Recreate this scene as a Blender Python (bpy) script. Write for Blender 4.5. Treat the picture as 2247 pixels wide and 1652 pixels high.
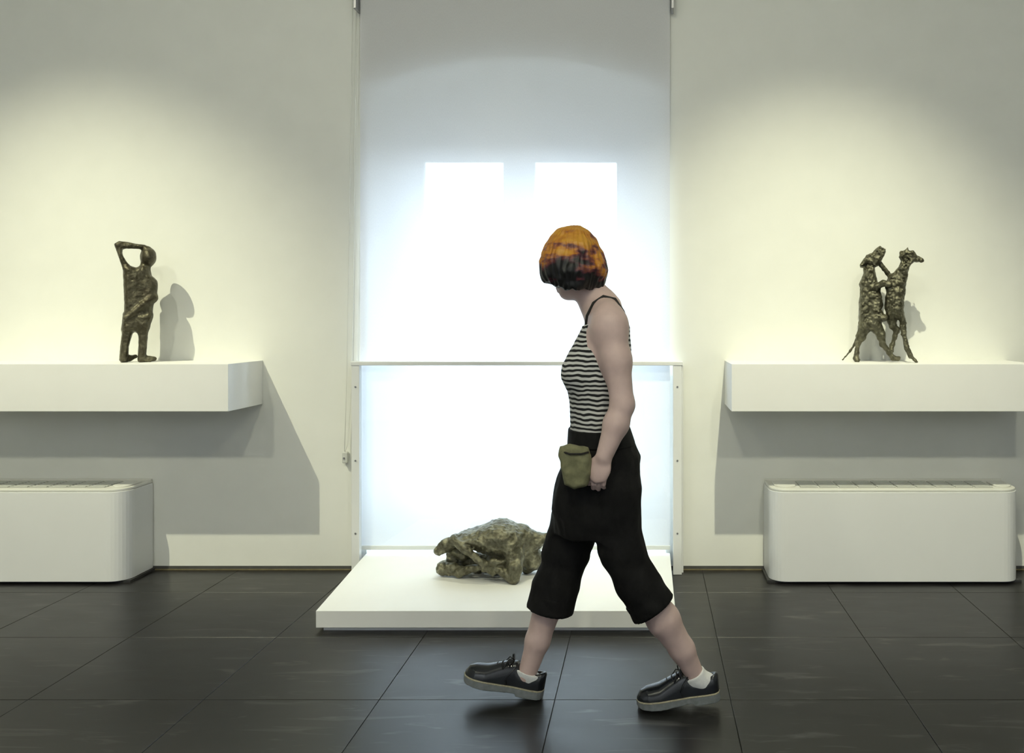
import bpy, bmesh, math, random
import numpy as np
from mathutils import Vector, Matrix

for o in list(bpy.data.objects):
    bpy.data.objects.remove(o, do_unlink=True)
scene = bpy.context.scene
COL = scene.collection
rng = random.Random(7)
PI = math.pi

# ------------------------------------------------------------------ camera
F, CX, CY, CAMZ, W, H = 1965.0, 1420.0, 700.0, 1.30, 2247.0, 1652.0
cam_d = bpy.data.cameras.new('camera')
cam_d.sensor_width = 36.0
cam_d.sensor_fit = 'HORIZONTAL'
cam_d.lens = 36.0 * F / W
cam_d.shift_x = -(CX - W / 2) / W
cam_d.shift_y = (CY - H / 2) / W
cam_d.clip_start = 0.05
cam = bpy.data.objects.new('camera', cam_d)
cam.location = (0, 0, CAMZ)
cam.rotation_euler = (PI / 2, 0, 0)
COL.objects.link(cam)
scene.camera = cam

def P(px, py, Y):
    """pixel of the photograph at depth Y (m from the camera) -> world point"""
    return Vector(((px - CX) * Y / F, Y, CAMZ - (py - CY) * Y / F))

# ------------------------------------------------------------------ world, lights, exposure
world = bpy.data.worlds.new('sky')
scene.world = world
world.use_nodes = True
bg = world.node_tree.nodes['Background']
bg.inputs['Color'].default_value = (0.74, 0.87, 1.0, 1)
bg.inputs['Strength'].default_value = 18.0
vs = scene.view_settings
vs.view_transform = 'Standard'
vs.look = 'None'
vs.exposure = 0.12
vs.gamma = 1.0
vs.use_curve_mapping = False

WALL_Y = 4.645          # back wall plane
RX0, RX1, RY0, RZ1 = -4.6, 3.2, -2.4, 4.40

def spot(name, loc, target, power, deg, blend=1.0, color=(1.0, 0.985, 0.70), radius=0.02):
    l = bpy.data.lights.new(name, 'SPOT')
    l.energy = power
    l.spot_size = math.radians(deg)
    l.spot_blend = blend
    l.color = color
    l.shadow_soft_size = radius
    o = bpy.data.objects.new(name, l)
    o.location = loc
    d = Vector(target) - Vector(loc)
    o.rotation_euler = d.to_track_quat('-Z', 'Y').to_euler()
    COL.objects.link(o)
    return o

# row of ceiling spots close to the wall: one for each sculpture
spot('spot_lamp_man', (-3.45, 2.38, 4.20), (-2.60, 4.645, 0.05), 520, 54)
spot('spot_lamp_dogs', (0.66, 2.38, 4.20), (1.00, 4.645, 0.05), 485, 54)
spot('spot_lamp_plinth', (-0.75, 4.22, 4.20), (-0.75, 4.10, 0.1), 120, 32)
# second row further into the room
for i, x in enumerate((-2.7, -0.75, 1.25)):
    spot('spot_lamp_room', (x, -0.30, 4.20), (x * 1.02, 4.645, 1.0), 120, 95, color=(1.0, 0.99, 0.74), radius=0.10)
for i, x in enumerate((-2.6, 1.2)):  # added fill lamps, bounced off the rear wall to raise the ambient
    spot('rear_fill', (x, -1.0, 4.20), (x, -1.9, 1.2), 430, 130, color=(0.86, 0.93, 1.0), radius=0.05)
# the window opening guides the sampling of the daylight
pl = bpy.data.lights.new('window_portal', 'AREA')
pl.shape = 'RECTANGLE'
pl.size, pl.size_y = 1.4, 2.0
pl.cycles.is_portal = True
po = bpy.data.objects.new('window_portal', pl)
po.location = (-0.70, 5.05, 1.28)
po.rotation_euler = (-PI / 2, 0, 0)
COL.objects.link(po)

# ------------------------------------------------------------------ materials
def nt(name):
    m = bpy.data.materials.new(name)
    m.use_nodes = True
    t = m.node_tree
    return m, t, t.nodes['Principled BSDF']

def lk(t, a, b):
    t.links.new(a, b)

def rgb(c):
    def f(v):
        v /= 255.0
        return v / 12.92 if v <= 0.04045 else ((v + 0.055) / 1.055) ** 2.4
    return (f(c[0]), f(c[1]), f(c[2]), 1)

def noise_node(t, scale, detail=4, rough=0.55, stretch=(1, 1, 1), dist=0.0):
    tc = t.nodes.new('ShaderNodeTexCoord')
    mp = t.nodes.new('ShaderNodeMapping')
    mp.inputs['Scale'].default_value = stretch
    n = t.nodes.new('ShaderNodeTexNoise')
    n.inputs['Scale'].default_value = scale
    n.inputs['Detail'].default_value = detail
    n.inputs['Roughness'].default_value = rough
    n.inputs['Distortion'].default_value = dist
    lk(t, tc.outputs['Object'], mp.inputs['Vector'])
    lk(t, mp.outputs['Vector'], n.inputs['Vector'])
    return n

def ramp(t, src, stops):
    r = t.nodes.new('ShaderNodeValToRGB')
    e = r.color_ramp.elements
    while len(e) < len(stops):
        e.new(0.5)
    for k, (p, c) in enumerate(stops):
        e[k].position = p
        e[k].color = c if len(c) == 4 else (*c, 1)
    lk(t, src, r.inputs['Fac'])
    return r

def bump(t, b, src, strength, dist):
    bn = t.nodes.new('ShaderNodeBump')
    bn.inputs['Strength'].default_value = strength
    bn.inputs['Distance'].default_value = dist
    lk(t, src, bn.inputs['Height'])
    lk(t, bn.outputs['Normal'], b.inputs['Normal'])

def simple(name, col, rough=0.6, metal=0.0, nscale=None, namt=0.08, bumpd=None, spec=0.5):
    m, t, b = nt(name)
    b.inputs['Roughness'].default_value = rough
    b.inputs['Metallic'].default_value = metal
    b.inputs['Specular IOR Level'].default_value = spec
    n = noise_node(t, nscale or 20.0)
    lo = tuple(max(0, c * (1 - namt)) for c in col[:3])
    hi = tuple(min(1, c * (1 + namt)) for c in col[:3])
    r = ramp(t, n.outputs['Fac'], [(0.3, lo), (0.7, hi)])
    lk(t, r.outputs['Color'], b.inputs['Base Color'])
    if bumpd:
        bump(t, b, n.outputs['Fac'], 0.4, bumpd)
    return m

M = {}
M['wall'] = simple('white_plaster', (0.80, 0.805, 0.765), 0.85, nscale=6.0, namt=0.015, bumpd=0.001, spec=0.2)
M['ceiling'] = simple('ceiling_paint', (0.82, 0.82, 0.80), 0.9, nscale=6, namt=0.02)
M['roomwall'] = simple('room_wall_paint', (0.78, 0.78, 0.76), 0.9, nscale=6, namt=0.02)
M['shelf'] = simple('white_lacquer', (0.84, 0.84, 0.83), 0.55, nscale=5, namt=0.012, spec=0.3)
M['plinth'] = simple('plinth_lacquer', (0.84, 0.84, 0.82), 0.5, nscale=5, namt=0.012, spec=0.3)
M['enamel'] = simple('fan_coil_enamel', (0.80, 0.81, 0.82), 0.35, nscale=4, namt=0.01)
M['cream'] = simple('cream_plastic', (0.74, 0.74, 0.70), 0.4, nscale=15, namt=0.02)
M['grille_dark'] = simple('grille_grey', (0.30, 0.31, 0.29), 0.5, nscale=30, namt=0.05)
M['slat'] = simple('grille_slat', (0.55, 0.56, 0.53), 0.45, nscale=30, namt=0.03)
M['black_base'] = simple('black_rubber', (0.03, 0.03, 0.032), 0.5, nscale=40, namt=0.2)
M['reveal'] = simple('gap_shade_grey', (0.10, 0.10, 0.095), 0.45, 0.3, nscale=30, namt=0.1)
M['brass'] = simple('brass_strip', (0.30, 0.25, 0.14), 0.4, 0.6, nscale=30, namt=0.2)
M['white_metal'] = simple('white_powder_coat', (0.80, 0.81, 0.81), 0.4, nscale=10, namt=0.01)
M['frame'] = simple('window_frame_paint', (0.80, 0.80, 0.80), 0.5, nscale=10, namt=0.02)
M['screw'] = simple('screw_steel', (0.35, 0.35, 0.36), 0.35, 0.8, nscale=50, namt=0.1)
M['bracket'] = simple('grey_bracket_metal', (0.42, 0.42, 0.44), 0.35, 0.6, nscale=30, namt=0.05)
M['skin'] = simple('skin', (0.68, 0.50, 0.455), 0.5, nscale=25, namt=0.06, bumpd=0.0004)
M['sock'] = simple('white_cotton', (0.78, 0.78, 0.77), 0.9, nscale=150, namt=0.05, bumpd=0.001)
M['eye'] = simple('eye_white', (0.75, 0.73, 0.70), 0.2, nscale=20, namt=0.03)
M['iris'] = simple('iris_brown', (0.08, 0.045, 0.03), 0.2, nscale=80, namt=0.2)
M['leather'] = simple('black_polished_leather', (0.010, 0.012, 0.016), 0.16, nscale=90, namt=0.3, bumpd=0.0004, spec=0.7)
M['lace'] = simple('black_lace', (0.012, 0.012, 0.013), 0.7, nscale=200, namt=0.3)
M['sole'] = simple('grey_rubber_sole', (0.20, 0.215, 0.22), 0.55, nscale=60, namt=0.15)
M['welt'] = simple('tan_welt_stitching', (0.36, 0.33, 0.23), 0.6, nscale=160, namt=0.25)
M['strap'] = simple('black_strap', (0.015, 0.013, 0.012), 0.7, nscale=90, namt=0.2)
M['olive'] = simple('olive_canvas', (0.20, 0.195, 0.105), 0.85, nscale=35, namt=0.25, bumpd=0.003)
M['dark_ground'] = simple('unseen_ground', (0.11, 0.11, 0.11), 0.9, nscale=3, namt=0.15)
M['clear'] = simple('pale_plastic', (0.60, 0.61, 0.58), 0.3, nscale=40, namt=0.05)

def make_fabric_trousers():
    m, t, b = nt('black_cotton')
    n = noise_node(t, 14, 5, 0.6, (1, 1, 0.6))
    r = ramp(t, n.outputs['Fac'], [(0.3, (0.006, 0.006, 0.0065)), (0.75, (0.016, 0.0155, 0.015))])
    lk(t, r.outputs['Color'], b.inputs['Base Color'])
    b.inputs['Roughness'].default_value = 0.85
    b.inputs['Specular IOR Level'].default_value = 0.2
    bump(t, b, n.outputs['Fac'], 0.6, 0.012)
    return m
M['trousers'] = make_fabric_trousers()

def make_bronze(name, dark, light, sc, rough=0.42, metal=0.55):
    m, t, b = nt(name)
    n = noise_node(t, sc, 7, 0.62, (1, 1, 1), 0.6)
    r = ramp(t, n.outputs['Fac'], [(0.28, dark), (0.55, tuple((a + c) / 2 * 0.8 for a, c in zip(dark, light))), (0.74, light)])
    lk(t, r.outputs['Color'], b.inputs['Base Color'])
    b.inputs['Metallic'].default_value = metal
    b.inputs['Roughness'].default_value = rough
    n2 = noise_node(t, sc * 2.6, 5, 0.6)
    bump(t, b, n2.outputs['Fac'], 0.55, 0.006)
    return m
M['bronze_man'] = make_bronze('bronze_dark_brown', (0.035, 0.027, 0.013), (0.20, 0.185, 0.12), 26)
M['bronze_dogs'] = make_bronze('bronze_green_brown', (0.03, 0.027, 0.014), (0.26, 0.25, 0.17), 34)
M['bronze_beast'] = make_bronze('bronze_olive', (0.05, 0.046, 0.026), (0.36, 0.345, 0.235), 28, rough=0.36)

def make_blind():
    m, t, b = nt('translucent_screen_fabric')
    out = t.nodes['Material Output']
    t.nodes.remove(b)
    n = noise_node(t, 420, 2, 0.5, (1, 1, 0.25))
    r = ramp(t, n.outputs['Fac'], [(0.3, (0.70, 0.70, 0.72)), (0.7, (0.76, 0.76, 0.77))])
    dif = t.nodes.new('ShaderNodeBsdfDiffuse')
    trl = t.nodes.new('ShaderNodeBsdfTranslucent')
    trp = t.nodes.new('ShaderNodeBsdfTransparent')
    lk(t, r.outputs['Color'], dif.inputs['Color'])
    trl.inputs['Color'].default_value = (0.86, 0.88, 0.93, 1)
    m1 = t.nodes.new('ShaderNodeMixShader'); m1.inputs['Fac'].default_value = 0.23
    m2 = t.nodes.new('ShaderNodeMixShader'); m2.inputs['Fac'].default_value = 0.032
    lk(t, dif.outputs[0], m1.inputs[1]); lk(t, trl.outputs[0], m1.inputs[2])
    lk(t, m1.outputs[0], m2.inputs[1]); lk(t, trp.outputs[0], m2.inputs[2])
    lk(t, m2.outputs[0], out.inputs['Surface'])
    return m
M['blind'] = make_blind()

def make_glass(name, tint):
    m, t, b = nt(name)
    out = t.nodes['Material Output']
    t.nodes.remove(b)
    trp = t.nodes.new('ShaderNodeBsdfTransparent'); trp.inputs['Color'].default_value = (*tint, 1)
    gl = t.nodes.new('ShaderNodeBsdfGlossy'); gl.inputs['Roughness'].default_value = 0.02
    fr = t.nodes.new('ShaderNodeValue'); fr.outputs[0].default_value = 0.025
    mx = t.nodes.new('ShaderNodeMixShader')
    lk(t, fr.outputs[0], mx.inputs['Fac']); lk(t, trp.outputs[0], mx.inputs[1]); lk(t, gl.outputs[0], mx.inputs[2])
    lk(t, mx.outputs[0], out.inputs['Surface'])
    return m
M['pane'] = make_glass('window_glass', (0.97, 0.985, 0.98))
M['balustrade_glass'] = make_glass('balustrade_glass', (0.985, 0.995, 0.995))

def make_tile():
    m, t, b = nt('dark_slate_tile')
    tc = t.nodes.new('ShaderNodeTexCoord')
    geo = t.nodes.new('ShaderNodeNewGeometry')
    def n(scale, st, detail=5, dist=0.0):
        mp = t.nodes.new('ShaderNodeMapping'); mp.inputs['Scale'].default_value = st
        mp.inputs['Rotation'].default_value = (0, 0, 0.5 if dist else 0.0)
        x = t.nodes.new('ShaderNodeTexNoise'); x.inputs['Scale'].default_value = scale
        x.inputs['Detail'].default_value = detail; x.inputs['Distortion'].default_value = dist
        lk(t, geo.outputs['Position'], mp.inputs['Vector']); lk(t, mp.outputs['Vector'], x.inputs['Vector'])
        return x
    base = n(5.0, (1, 2.2, 1))
    r1 = ramp(t, base.outputs['Fac'], [(0.3, (0.0060, 0.0056, 0.0055)), (0.7, (0.0115, 0.0108, 0.0105))])
    scuff = n(6.5, (0.55, 3.2, 1), 8, 1.2)
    r2 = ramp(t, scuff.outputs['Fac'], [(0.59, (0, 0, 0)), (0.82, (1, 1, 1))])
    mx = t.nodes.new('ShaderNodeMixRGB')
    lk(t, r2.outputs['Color'], mx.inputs['Fac'])
    lk(t, r1.outputs['Color'], mx.inputs['Color1'])
    mx.inputs['Color2'].default_value = (0.085, 0.082, 0.080, 1)
    lk(t, mx.outputs['Color'], b.inputs['Base Color'])
    rr = ramp(t, base.outputs['Fac'], [(0.3, (0.30,) * 3), (0.7, (0.36,) * 3)])
    lk(t, rr.outputs['Color'], b.inputs['Roughness'])
    b.inputs['Specular IOR Level'].default_value = 0.46
    fine = n(60, (1, 1, 1), 4)
    bump(t, b, fine.outputs['Fac'], 0.05, 0.0006)
    return m
M['tile'] = make_tile()
M['grout'] = simple('tile_grout', (0.018, 0.018, 0.018), 0.9, nscale=60, namt=0.2)

def make_stripes():
    m, t, b = nt('black_white_striped_jersey')
    tc = t.nodes.new('ShaderNodeNewGeometry')
    sep = t.nodes.new('ShaderNodeSeparateXYZ')
    lk(t, tc.outputs['Position'], sep.inputs[0])
    n = t.nodes.new('ShaderNodeTexNoise'); n.inputs['Scale'].default_value = 6.0; n.inputs['Detail'].default_value = 1
    ma = t.nodes.new('ShaderNodeMath'); ma.operation = 'MULTIPLY_ADD'
    lk(t, n.outputs['Fac'], ma.inputs[0]); ma.inputs[1].default_value = 0.016
    lk(t, sep.outputs['Z'], ma.inputs[2])
    mu = t.nodes.new('ShaderNodeMath'); mu.operation = 'MULTIPLY'; mu.inputs[1].default_value = 1 / 0.0158
    lk(t, ma.outputs[0], mu.inputs[0])
    fr = t.nodes.new('ShaderNodeMath'); fr.operation = 'FRACT'; lk(t, mu.outputs[0], fr.inputs[0])
    r = ramp(t, fr.outputs[0], [(0.0, (0.012, 0.012, 0.014)), (0.42, (0.012, 0.012, 0.014)), (0.50, (0.70, 0.69, 0.66)), (0.94, (0.70, 0.69, 0.66)), (1.0, (0.012, 0.012, 0.014))])
    lk(t, r.outputs['Color'], b.inputs['Base Color'])
    b.inputs['Roughness'].default_value = 0.9
    return m
M['stripes'] = make_stripes()

def make_hair():
    m, t, b = nt('dyed_orange_black_hair')
    geo = t.nodes.new('ShaderNodeNewGeometry')
    sep = t.nodes.new('ShaderNodeSeparateXYZ')
    lk(t, geo.outputs['Position'], sep.inputs[0])
    def n(scale, st, detail):
        mp = t.nodes.new('ShaderNodeMapping'); mp.inputs['Scale'].default_value = st
        x = t.nodes.new('ShaderNodeTexNoise'); x.inputs['Scale'].default_value = scale; x.inputs['Detail'].default_value = detail
        lk(t, geo.outputs['Position'], mp.inputs['Vector']); lk(t, mp.outputs['Vector'], x.inputs['Vector'])
        return x
    big = n(20, (0.75, 0.75, 1.5), 5)
    mr = t.nodes.new('ShaderNodeMapRange')
    mr.inputs['From Min'].default_value = 1.405   # ends of the bob
    mr.inputs['From Max'].default_value = 1.625   # crown
    lk(t, sep.outputs['Z'], mr.inputs['Value'])
    ad = t.nodes.new('ShaderNodeMath'); ad.operation = 'MULTIPLY_ADD'
    lk(t, big.outputs['Fac'], ad.inputs[0]); ad.inputs[1].default_value = 2.0; 
    ad2 = t.nodes.new('ShaderNodeMath'); ad2.operation = 'ADD'; ad2.inputs[1].default_value = -0.95
    lk(t, mr.outputs[0], ad.inputs[2]); lk(t, ad.outputs[0], ad2.inputs[0])
    r = ramp(t, ad2.outputs[0], [(0.30, (0.004, 0.004, 0.0045)), (0.42, (0.06, 0.012, 0.022)), (0.55, (0.20, 0.055, 0.035)), (0.68, (0.50, 0.19, 0.018)), (0.95, (0.62, 0.30, 0.03))])
    lk(t, r.outputs['Color'], b.inputs['Base Color'])
    b.inputs['Roughness'].default_value = 0.45
    st = n(90, (1, 1, 0.12), 3)
    bump(t, b, st.outputs['Fac'], 0.7, 0.004)
    return m
M['hair'] = make_hair()

# ------------------------------------------------------------------ helpers: objects
def link(o, parent=None):
    COL.objects.link(o)
    if parent is not None:
        o.parent = parent
    return o

def wloc(o):
    v = Vector((0, 0, 0))
    while o is not None:
        v = v + o.location
        o = o.parent
    return v

def tag(o, label=None, cat=None, group=None, kind=None):
    if label: o['label'] = label
    if cat: o['category'] = cat
    if group: o['group'] = group
    if kind: o['kind'] = kind
    return o

def thing(name, loc, label, cat, group=None):
    o = bpy.data.objects.new(name, None)
    o.empty_display_size = 0.1
    o.location = loc
    COL.objects.link(o)
    return tag(o, label, cat, group)

class MB:
    """collects world-space geometry for one mesh object"""
    def __init__(self):
        self.v, self.f = [], []
    def add(self, vs, fs):
        b = len(self.v)
        self.v += [tuple(x) for x in vs]
        self.f += [tuple(b + i for i in f) for f in fs]
        return self
    def box(self, x0, x1, y0, y1, z0, z1):
        vs = [(x, y, z) for z in (z0, z1) for y in (y0, y1) for x in (x0, x1)]
        return self.add(vs, [(0, 2, 3, 1), (4, 5, 7, 6), (0, 1, 5, 4), (2, 6, 7, 3), (0, 4, 6, 2), (1, 3, 7, 5)])
    def prism(self, pts, z0, z1):
        n = len(pts)
        vs = [(x, y, z0) for x, y in pts] + [(x, y, z1) for x, y in pts]
        fs = [tuple(range(n - 1, -1, -1)), tuple(range(n, 2 * n))]
        fs += [(i, (i + 1) % n, n + (i + 1) % n, n + i) for i in range(n)]
        return self.add(vs, fs)
    def tube(self, pts, r, n=8, cap=True):
        pts = [Vector(p) for p in pts]
        rings = []
        for i, p in enumerate(pts):
            t = (pts[min(i + 1, len(pts) - 1)] - pts[max(i - 1, 0)]).normalized()
            a = t.orthogonal().normalized() if i == 0 else (rings_a - t * rings_a.dot(t)).normalized()
            rings_a = a
            b = t.cross(a)
            rr = r[i] if isinstance(r, (list, tuple)) else r
            rings.append([p + (a * math.cos(2 * PI * k / n) + b * math.sin(2 * PI * k / n)) * rr for k in range(n)])
        vs = [v for ring in rings for v in ring]
        fs = []
        for i in range(len(rings) - 1):
            for k in range(n):
                fs.append((i * n + k, i * n + (k + 1) % n, (i + 1) * n + (k + 1) % n, (i + 1) * n + k))
        if cap:
            fs.append(tuple(range(n - 1, -1, -1)))
            fs.append(tuple((len(rings) - 1) * n + k for k in range(n)))
        return self.add(vs, fs)
    def build(self, name, mat, parent=None, bevel=0.0, smooth=False, origin=None, seg=2):
        o_ = wloc(parent) if parent is not None else Vector(origin or (0, 0, 0))
        me = bpy.data.meshes.new(name)
        me.from_pydata([tuple(Vector(v) - o_) for v in self.v], [], self.f)
        bm = bmesh.new(); bm.from_mesh(me)
        bmesh.ops.recalc_face_normals(bm, faces=bm.faces)
        if bevel:
            es = [e for e in bm.edges if len(e.link_faces) == 2 and e.calc_face_angle(0) > 0.5]
            bmesh.ops.bevel(bm, geom=es, offset=bevel, segments=seg, affect='EDGES', profile=0.5, clamp_overlap=True)
        bm.to_mesh(me); bm.free()
        if smooth:
            me.polygons.foreach_set('use_smooth', [True] * len(me.polygons))
        me.materials.append(M[mat])
        o = bpy.data.objects.new(name, me)
        if parent is None:
            o.location = o_
        return link(o, parent)

# ------------------------------------------------------------------ helpers: solid fields turned into meshes
RS = np.random.RandomState(11)
LAT = RS.rand(32, 32, 32).astype(np.float32) * 2 - 1
def vnoise(X, Y, Z, sc):
    x, y, z = X * sc, Y * sc, Z * sc
    xi, yi, zi = np.floor(x).astype(int), np.floor(y).astype(int), np.floor(z).astype(int)
    fx, fy, fz = x - xi, y - yi, z - zi
    fx, fy, fz = fx * fx * (3 - 2 * fx), fy * fy * (3 - 2 * fy), fz * fz * (3 - 2 * fz)
    r = 0
    for a in (0, 1):
        for b in (0, 1):
            for c in (0, 1):
                r = r + LAT[(xi + a) % 32, (yi + b) % 32, (zi + c) % 32] * (fx if a else 1 - fx) * (fy if b else 1 - fy) * (fz if c else 1 - fz)
    return r

class Field:
    def __init__(self, lo, hi, h):
        self.lo, self.h = np.array(lo, float), h
        self.n = [int(math.ceil((b - a) / h)) + 1 for a, b in zip(lo, hi)]
        self.d = np.full(self.n, 0.5, np.float32)
        self.ax = [lo[i] + h * np.arange(self.n[i]) for i in range(3)]
    def _sl(self, lo, hi):
        s = []
        for i in range(3):
            a = max(0, int((lo[i] - self.lo[i]) / self.h))
            b = min(self.n[i], int((hi[i] - self.lo[i]) / self.h) + 2)
            s.append(slice(a, max(a, b)))
        return tuple(s)
    def grid(self, s):
        return np.meshgrid(self.ax[0][s[0]], self.ax[1][s[1]], self.ax[2][s[2]], indexing='ij', sparse=True)
    def put(self, fn, lo, hi, k=0.02, op='add'):
        m = k + 3 * self.h
        s = self._sl([a - m for a in lo], [b + m for b in hi])
        if any(x.stop <= x.start for x in s):
            return self
        X, Y, Z = self.grid(s)
        b = fn(X, Y, Z).astype(np.float32)
        a = self.d[s]
        if op == 'add':
            hh = np.maximum(k - np.abs(a - b), 0) / max(k, 1e-6)
            self.d[s] = np.minimum(a, b) - hh * hh * k * 0.25
        elif op == 'sub':
            b = -b
            hh = np.maximum(k - np.abs(a - b), 0) / max(k, 1e-6)
            self.d[s] = np.maximum(a, b) + hh * hh * k * 0.25
        return self
    def cone(self, a, b, ra, rb, k=0.02, op='add', flat=None):
        """round cone; flat=(axis vector, factor) squeezes it across one direction"""
        a, b = np.array(a, float), np.array(b, float)
        ab = b - a
        L2 = max(float(ab @ ab), 1e-9)
        R = max(ra, rb)
        def fn(X, Y, Z):
            dx, dy, dz = X - a[0], Y - a[1], Z - a[2]
            t = np.clip((dx * ab[0] + dy * ab[1] + dz * ab[2]) / L2, 0, 1)
            qx, qy, qz = dx - t * ab[0], dy - t * ab[1], dz - t * ab[2]
            q2 = qx * qx + qy * qy + qz * qz
            if flat is not None:
                u = np.array(flat[0], float); u /= np.linalg.norm(u)
                c = qx * u[0] + qy * u[1] + qz * u[2]
                q2 = q2 + c * c * (1 / flat[1] ** 2 - 1)
            return np.sqrt(q2) - (ra + t * (rb - ra))
        return self.put(fn, np.minimum(a, b) - R, np.maximum(a, b) + R, k, op)
    def chain(self, pts, k=0.02, op='add', flat=None):
        for (p, r), (q, s) in zip(pts, pts[1:]):
            self.cone(p, q, r, s, k, op, flat)
        return self
    def ell(self, c, r, rot=None, k=0.02, op='add'):
        c = np.array(c, float)
        Rm = np.array(rot if rot is not None else Matrix.Identity(3))   # columns = local axes
        R = max(r)
        def fn(X, Y, Z):
            dx, dy, dz = X - c[0], Y - c[1], Z - c[2]
            l = [dx * Rm[0][i] + dy * Rm[1][i] + dz * Rm[2][i] for i in range(3)]
            k0 = np.sqrt(sum((l[i] / r[i]) ** 2 for i in range(3)))
            k1 = np.sqrt(sum((l[i] / r[i] ** 2) ** 2 for i in range(3))) + 1e-9
            return k0 * (k0 - 1) / k1
        return self.put(fn, c - R, c + R, k, op)
    def loft(self, st, k=0.02, op='add', e=2.0, infl=0.0):
        """st: (z, cx, cy, rx, ry) stations; ellipse sections stacked in z"""
        st = sorted(st)
        z = [s[0] for s in st]
        R = max(max(s[3], s[4]) for s in st) + infl
        lo = (min(s[1] for s in st) - R, min(s[2] for s in st) - R, z[0])
        hi = (max(s[1] for s in st) + R, max(s[2] for s in st) + R, z[-1])
        def fn(X, Y, Z):
            zz = Z[0, 0, :] if Z.ndim == 3 else Z
            cx, cy, rx, ry = [np.interp(zz, z, [s[i] for s in st])[None, None, :] for i in (1, 2, 3, 4)]
            rx, ry = rx + infl, ry + infl
            d = ((np.abs((X - cx) / rx)) ** e + (np.abs((Y - cy) / ry)) ** e) ** (1 / e)
            d = (d - 1) * np.minimum(rx, ry)
            return np.maximum(d, np.maximum(Z - z[-1], z[0] - Z))
        return self.put(fn, lo, hi, k, op)
    def plate(self, poly, yc, T, R, k=0.01, op='add', tilt=0.0, p=2.0):
        """rounded slab from an outline in (x, z), half thickness T, rounding R"""
        pl = np.array(poly, float)
        lo2, hi2 = pl.min(0), pl.max(0)
        def fn(X, Y, Z):
            x = X[:, 0, 0][:, None]; z = Z[0, 0, :][None, :]
            d2 = np.full((x.shape[0], z.shape[1]), 1e9)
            ins = np.zeros(d2.shape, bool)
            n = len(pl)
            for i in range(n):
                a, b = pl[i], pl[(i + 1) % n]
                e = b - a
                wx, wz = x - a[0], z - a[1]
                t = np.clip((wx * e[0] + wz * e[1]) / max(e @ e, 1e-12), 0, 1)
                d2 = np.minimum(d2, (wx - t * e[0]) ** 2 + (wz - t * e[1]) ** 2)
                c = ((a[1] <= z) != (b[1] <= z))
                with np.errstate(divide='ignore', invalid='ignore'):
                    xi = a[0] + (z - a[1]) * e[0] / (e[1] if abs(e[1]) > 1e-12 else 1e-12)
                ins ^= c & (x < xi)
            sd = np.sqrt(d2) * np.where(ins, -1, 1)
            q0 = (np.maximum(sd + R, 0) / R)[:, None, :]
            q1 = np.abs(Y - yc) / T
            return ((q0 ** p + q1 ** p) ** (1 / p) - 1) * min(R, T)
        return self.put(fn, (lo2[0], yc - T, lo2[1]), (hi2[0], yc + T, hi2[1]), k, op)
    def relief(self, amp, sc, amp2=0.0, sc2=1.0, ridged=False):
        near = np.abs(self.d) < (amp + amp2) * 2 + 3 * self.h
        i = np.argwhere(near)
        X, Y, Z = [self.ax[k][i[:, k]] for k in range(3)]
        n = vnoise(X, Y, Z, sc)
        if ridged: n = 1 - 2 * np.abs(n)
        v = amp * n
        if amp2: v = v + amp2 * vnoise(X + 3.1, Y + 1.7, Z, sc2)
        self.d[near] -= v.astype(np.float32)
        return self
    def clip(self, fn):
        X, Y, Z = self.grid((slice(None),) * 3)
        self.d = np.maximum(self.d, fn(X, Y, Z).astype(np.float32))
        return self
    def mesh(self, name, mat, parent=None, origin=None, mat_world=None):
        d = self.d.copy()
        for ax in range(3):
            sl = [slice(None)] * 3
            for e in (0, -1):
                sl[ax] = e
                d[tuple(sl)] = np.maximum(d[tuple(sl)], 1e-4)
        s = d < 0
        nx, ny, nz = d.shape
        off = [(a, b, c) for a in (0, 1) for b in (0, 1) for c in (0, 1)]
        cnt = np.zeros((nx - 1, ny - 1, nz - 1), np.int8)
        for a, b, c in off:
            cnt += s[a:nx - 1 + a, b:ny - 1 + b, c:nz - 1 + c]
        mask = (cnt > 0) & (cnt < 8)
        idx = np.argwhere(mask)
        acc = np.zeros((len(idx), 3)); num = np.zeros(len(idx))
        for o1 in off:
            for ax in range(3):
                if o1[ax]: continue
                o2 = list(o1); o2[ax] = 1
                va = d[idx[:, 0] + o1[0], idx[:, 1] + o1[1], idx[:, 2] + o1[2]]
                vb = d[idx[:, 0] + o2[0], idx[:, 1] + o2[1], idx[:, 2] + o2[2]]
                c = (va < 0) != (vb < 0)
                t = va[c] / (va[c] - vb[c])
                pt = np.tile(np.array(o1, float), (c.sum(), 1)); pt[:, ax] = t
                acc[c] += pt; num[c] += 1
        V = self.lo + self.h * (idx + acc / num[:, None])
        vid = np.full(mask.shape, -1, np.int64); vid[mask] = np.arange(len(idx))
        Q = []
        for ax in range(3):
            u, w = (ax + 1) % 3, (ax + 2) % 3
            sa = [slice(1, -1)] * 3; sb = [slice(1, -1)] * 3
            sa[ax] = slice(0, -1); sb[ax] = slice(1, None)
            A, B = s[tuple(sa)], s[tuple(sb)]
            e = np.argwhere(A != B)
            if not len(e): continue
            low = A[A != B]
            e[:, u] += 1; e[:, w] += 1
            def g(du, dw):
                q = e.copy(); q[:, u] += du; q[:, w] += dw
                return vid[q[:, 0], q[:, 1], q[:, 2]]
            q = np.stack([g(-1, -1), g(0, -1), g(0, 0), g(-1, 0)], 1)
            q[~low] = q[~low][:, ::-1]
            Q.append(q)
        Q = np.concatenate(Q)
        if mat_world is not None:
            Rm = np.array(mat_world.to_3x3()); V = V @ Rm.T + np.array(mat_world.translation)
        o_ = wloc(parent) if parent is not None else Vector(origin or (0, 0, 0))
        V = V - np.array(o_)
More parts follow.
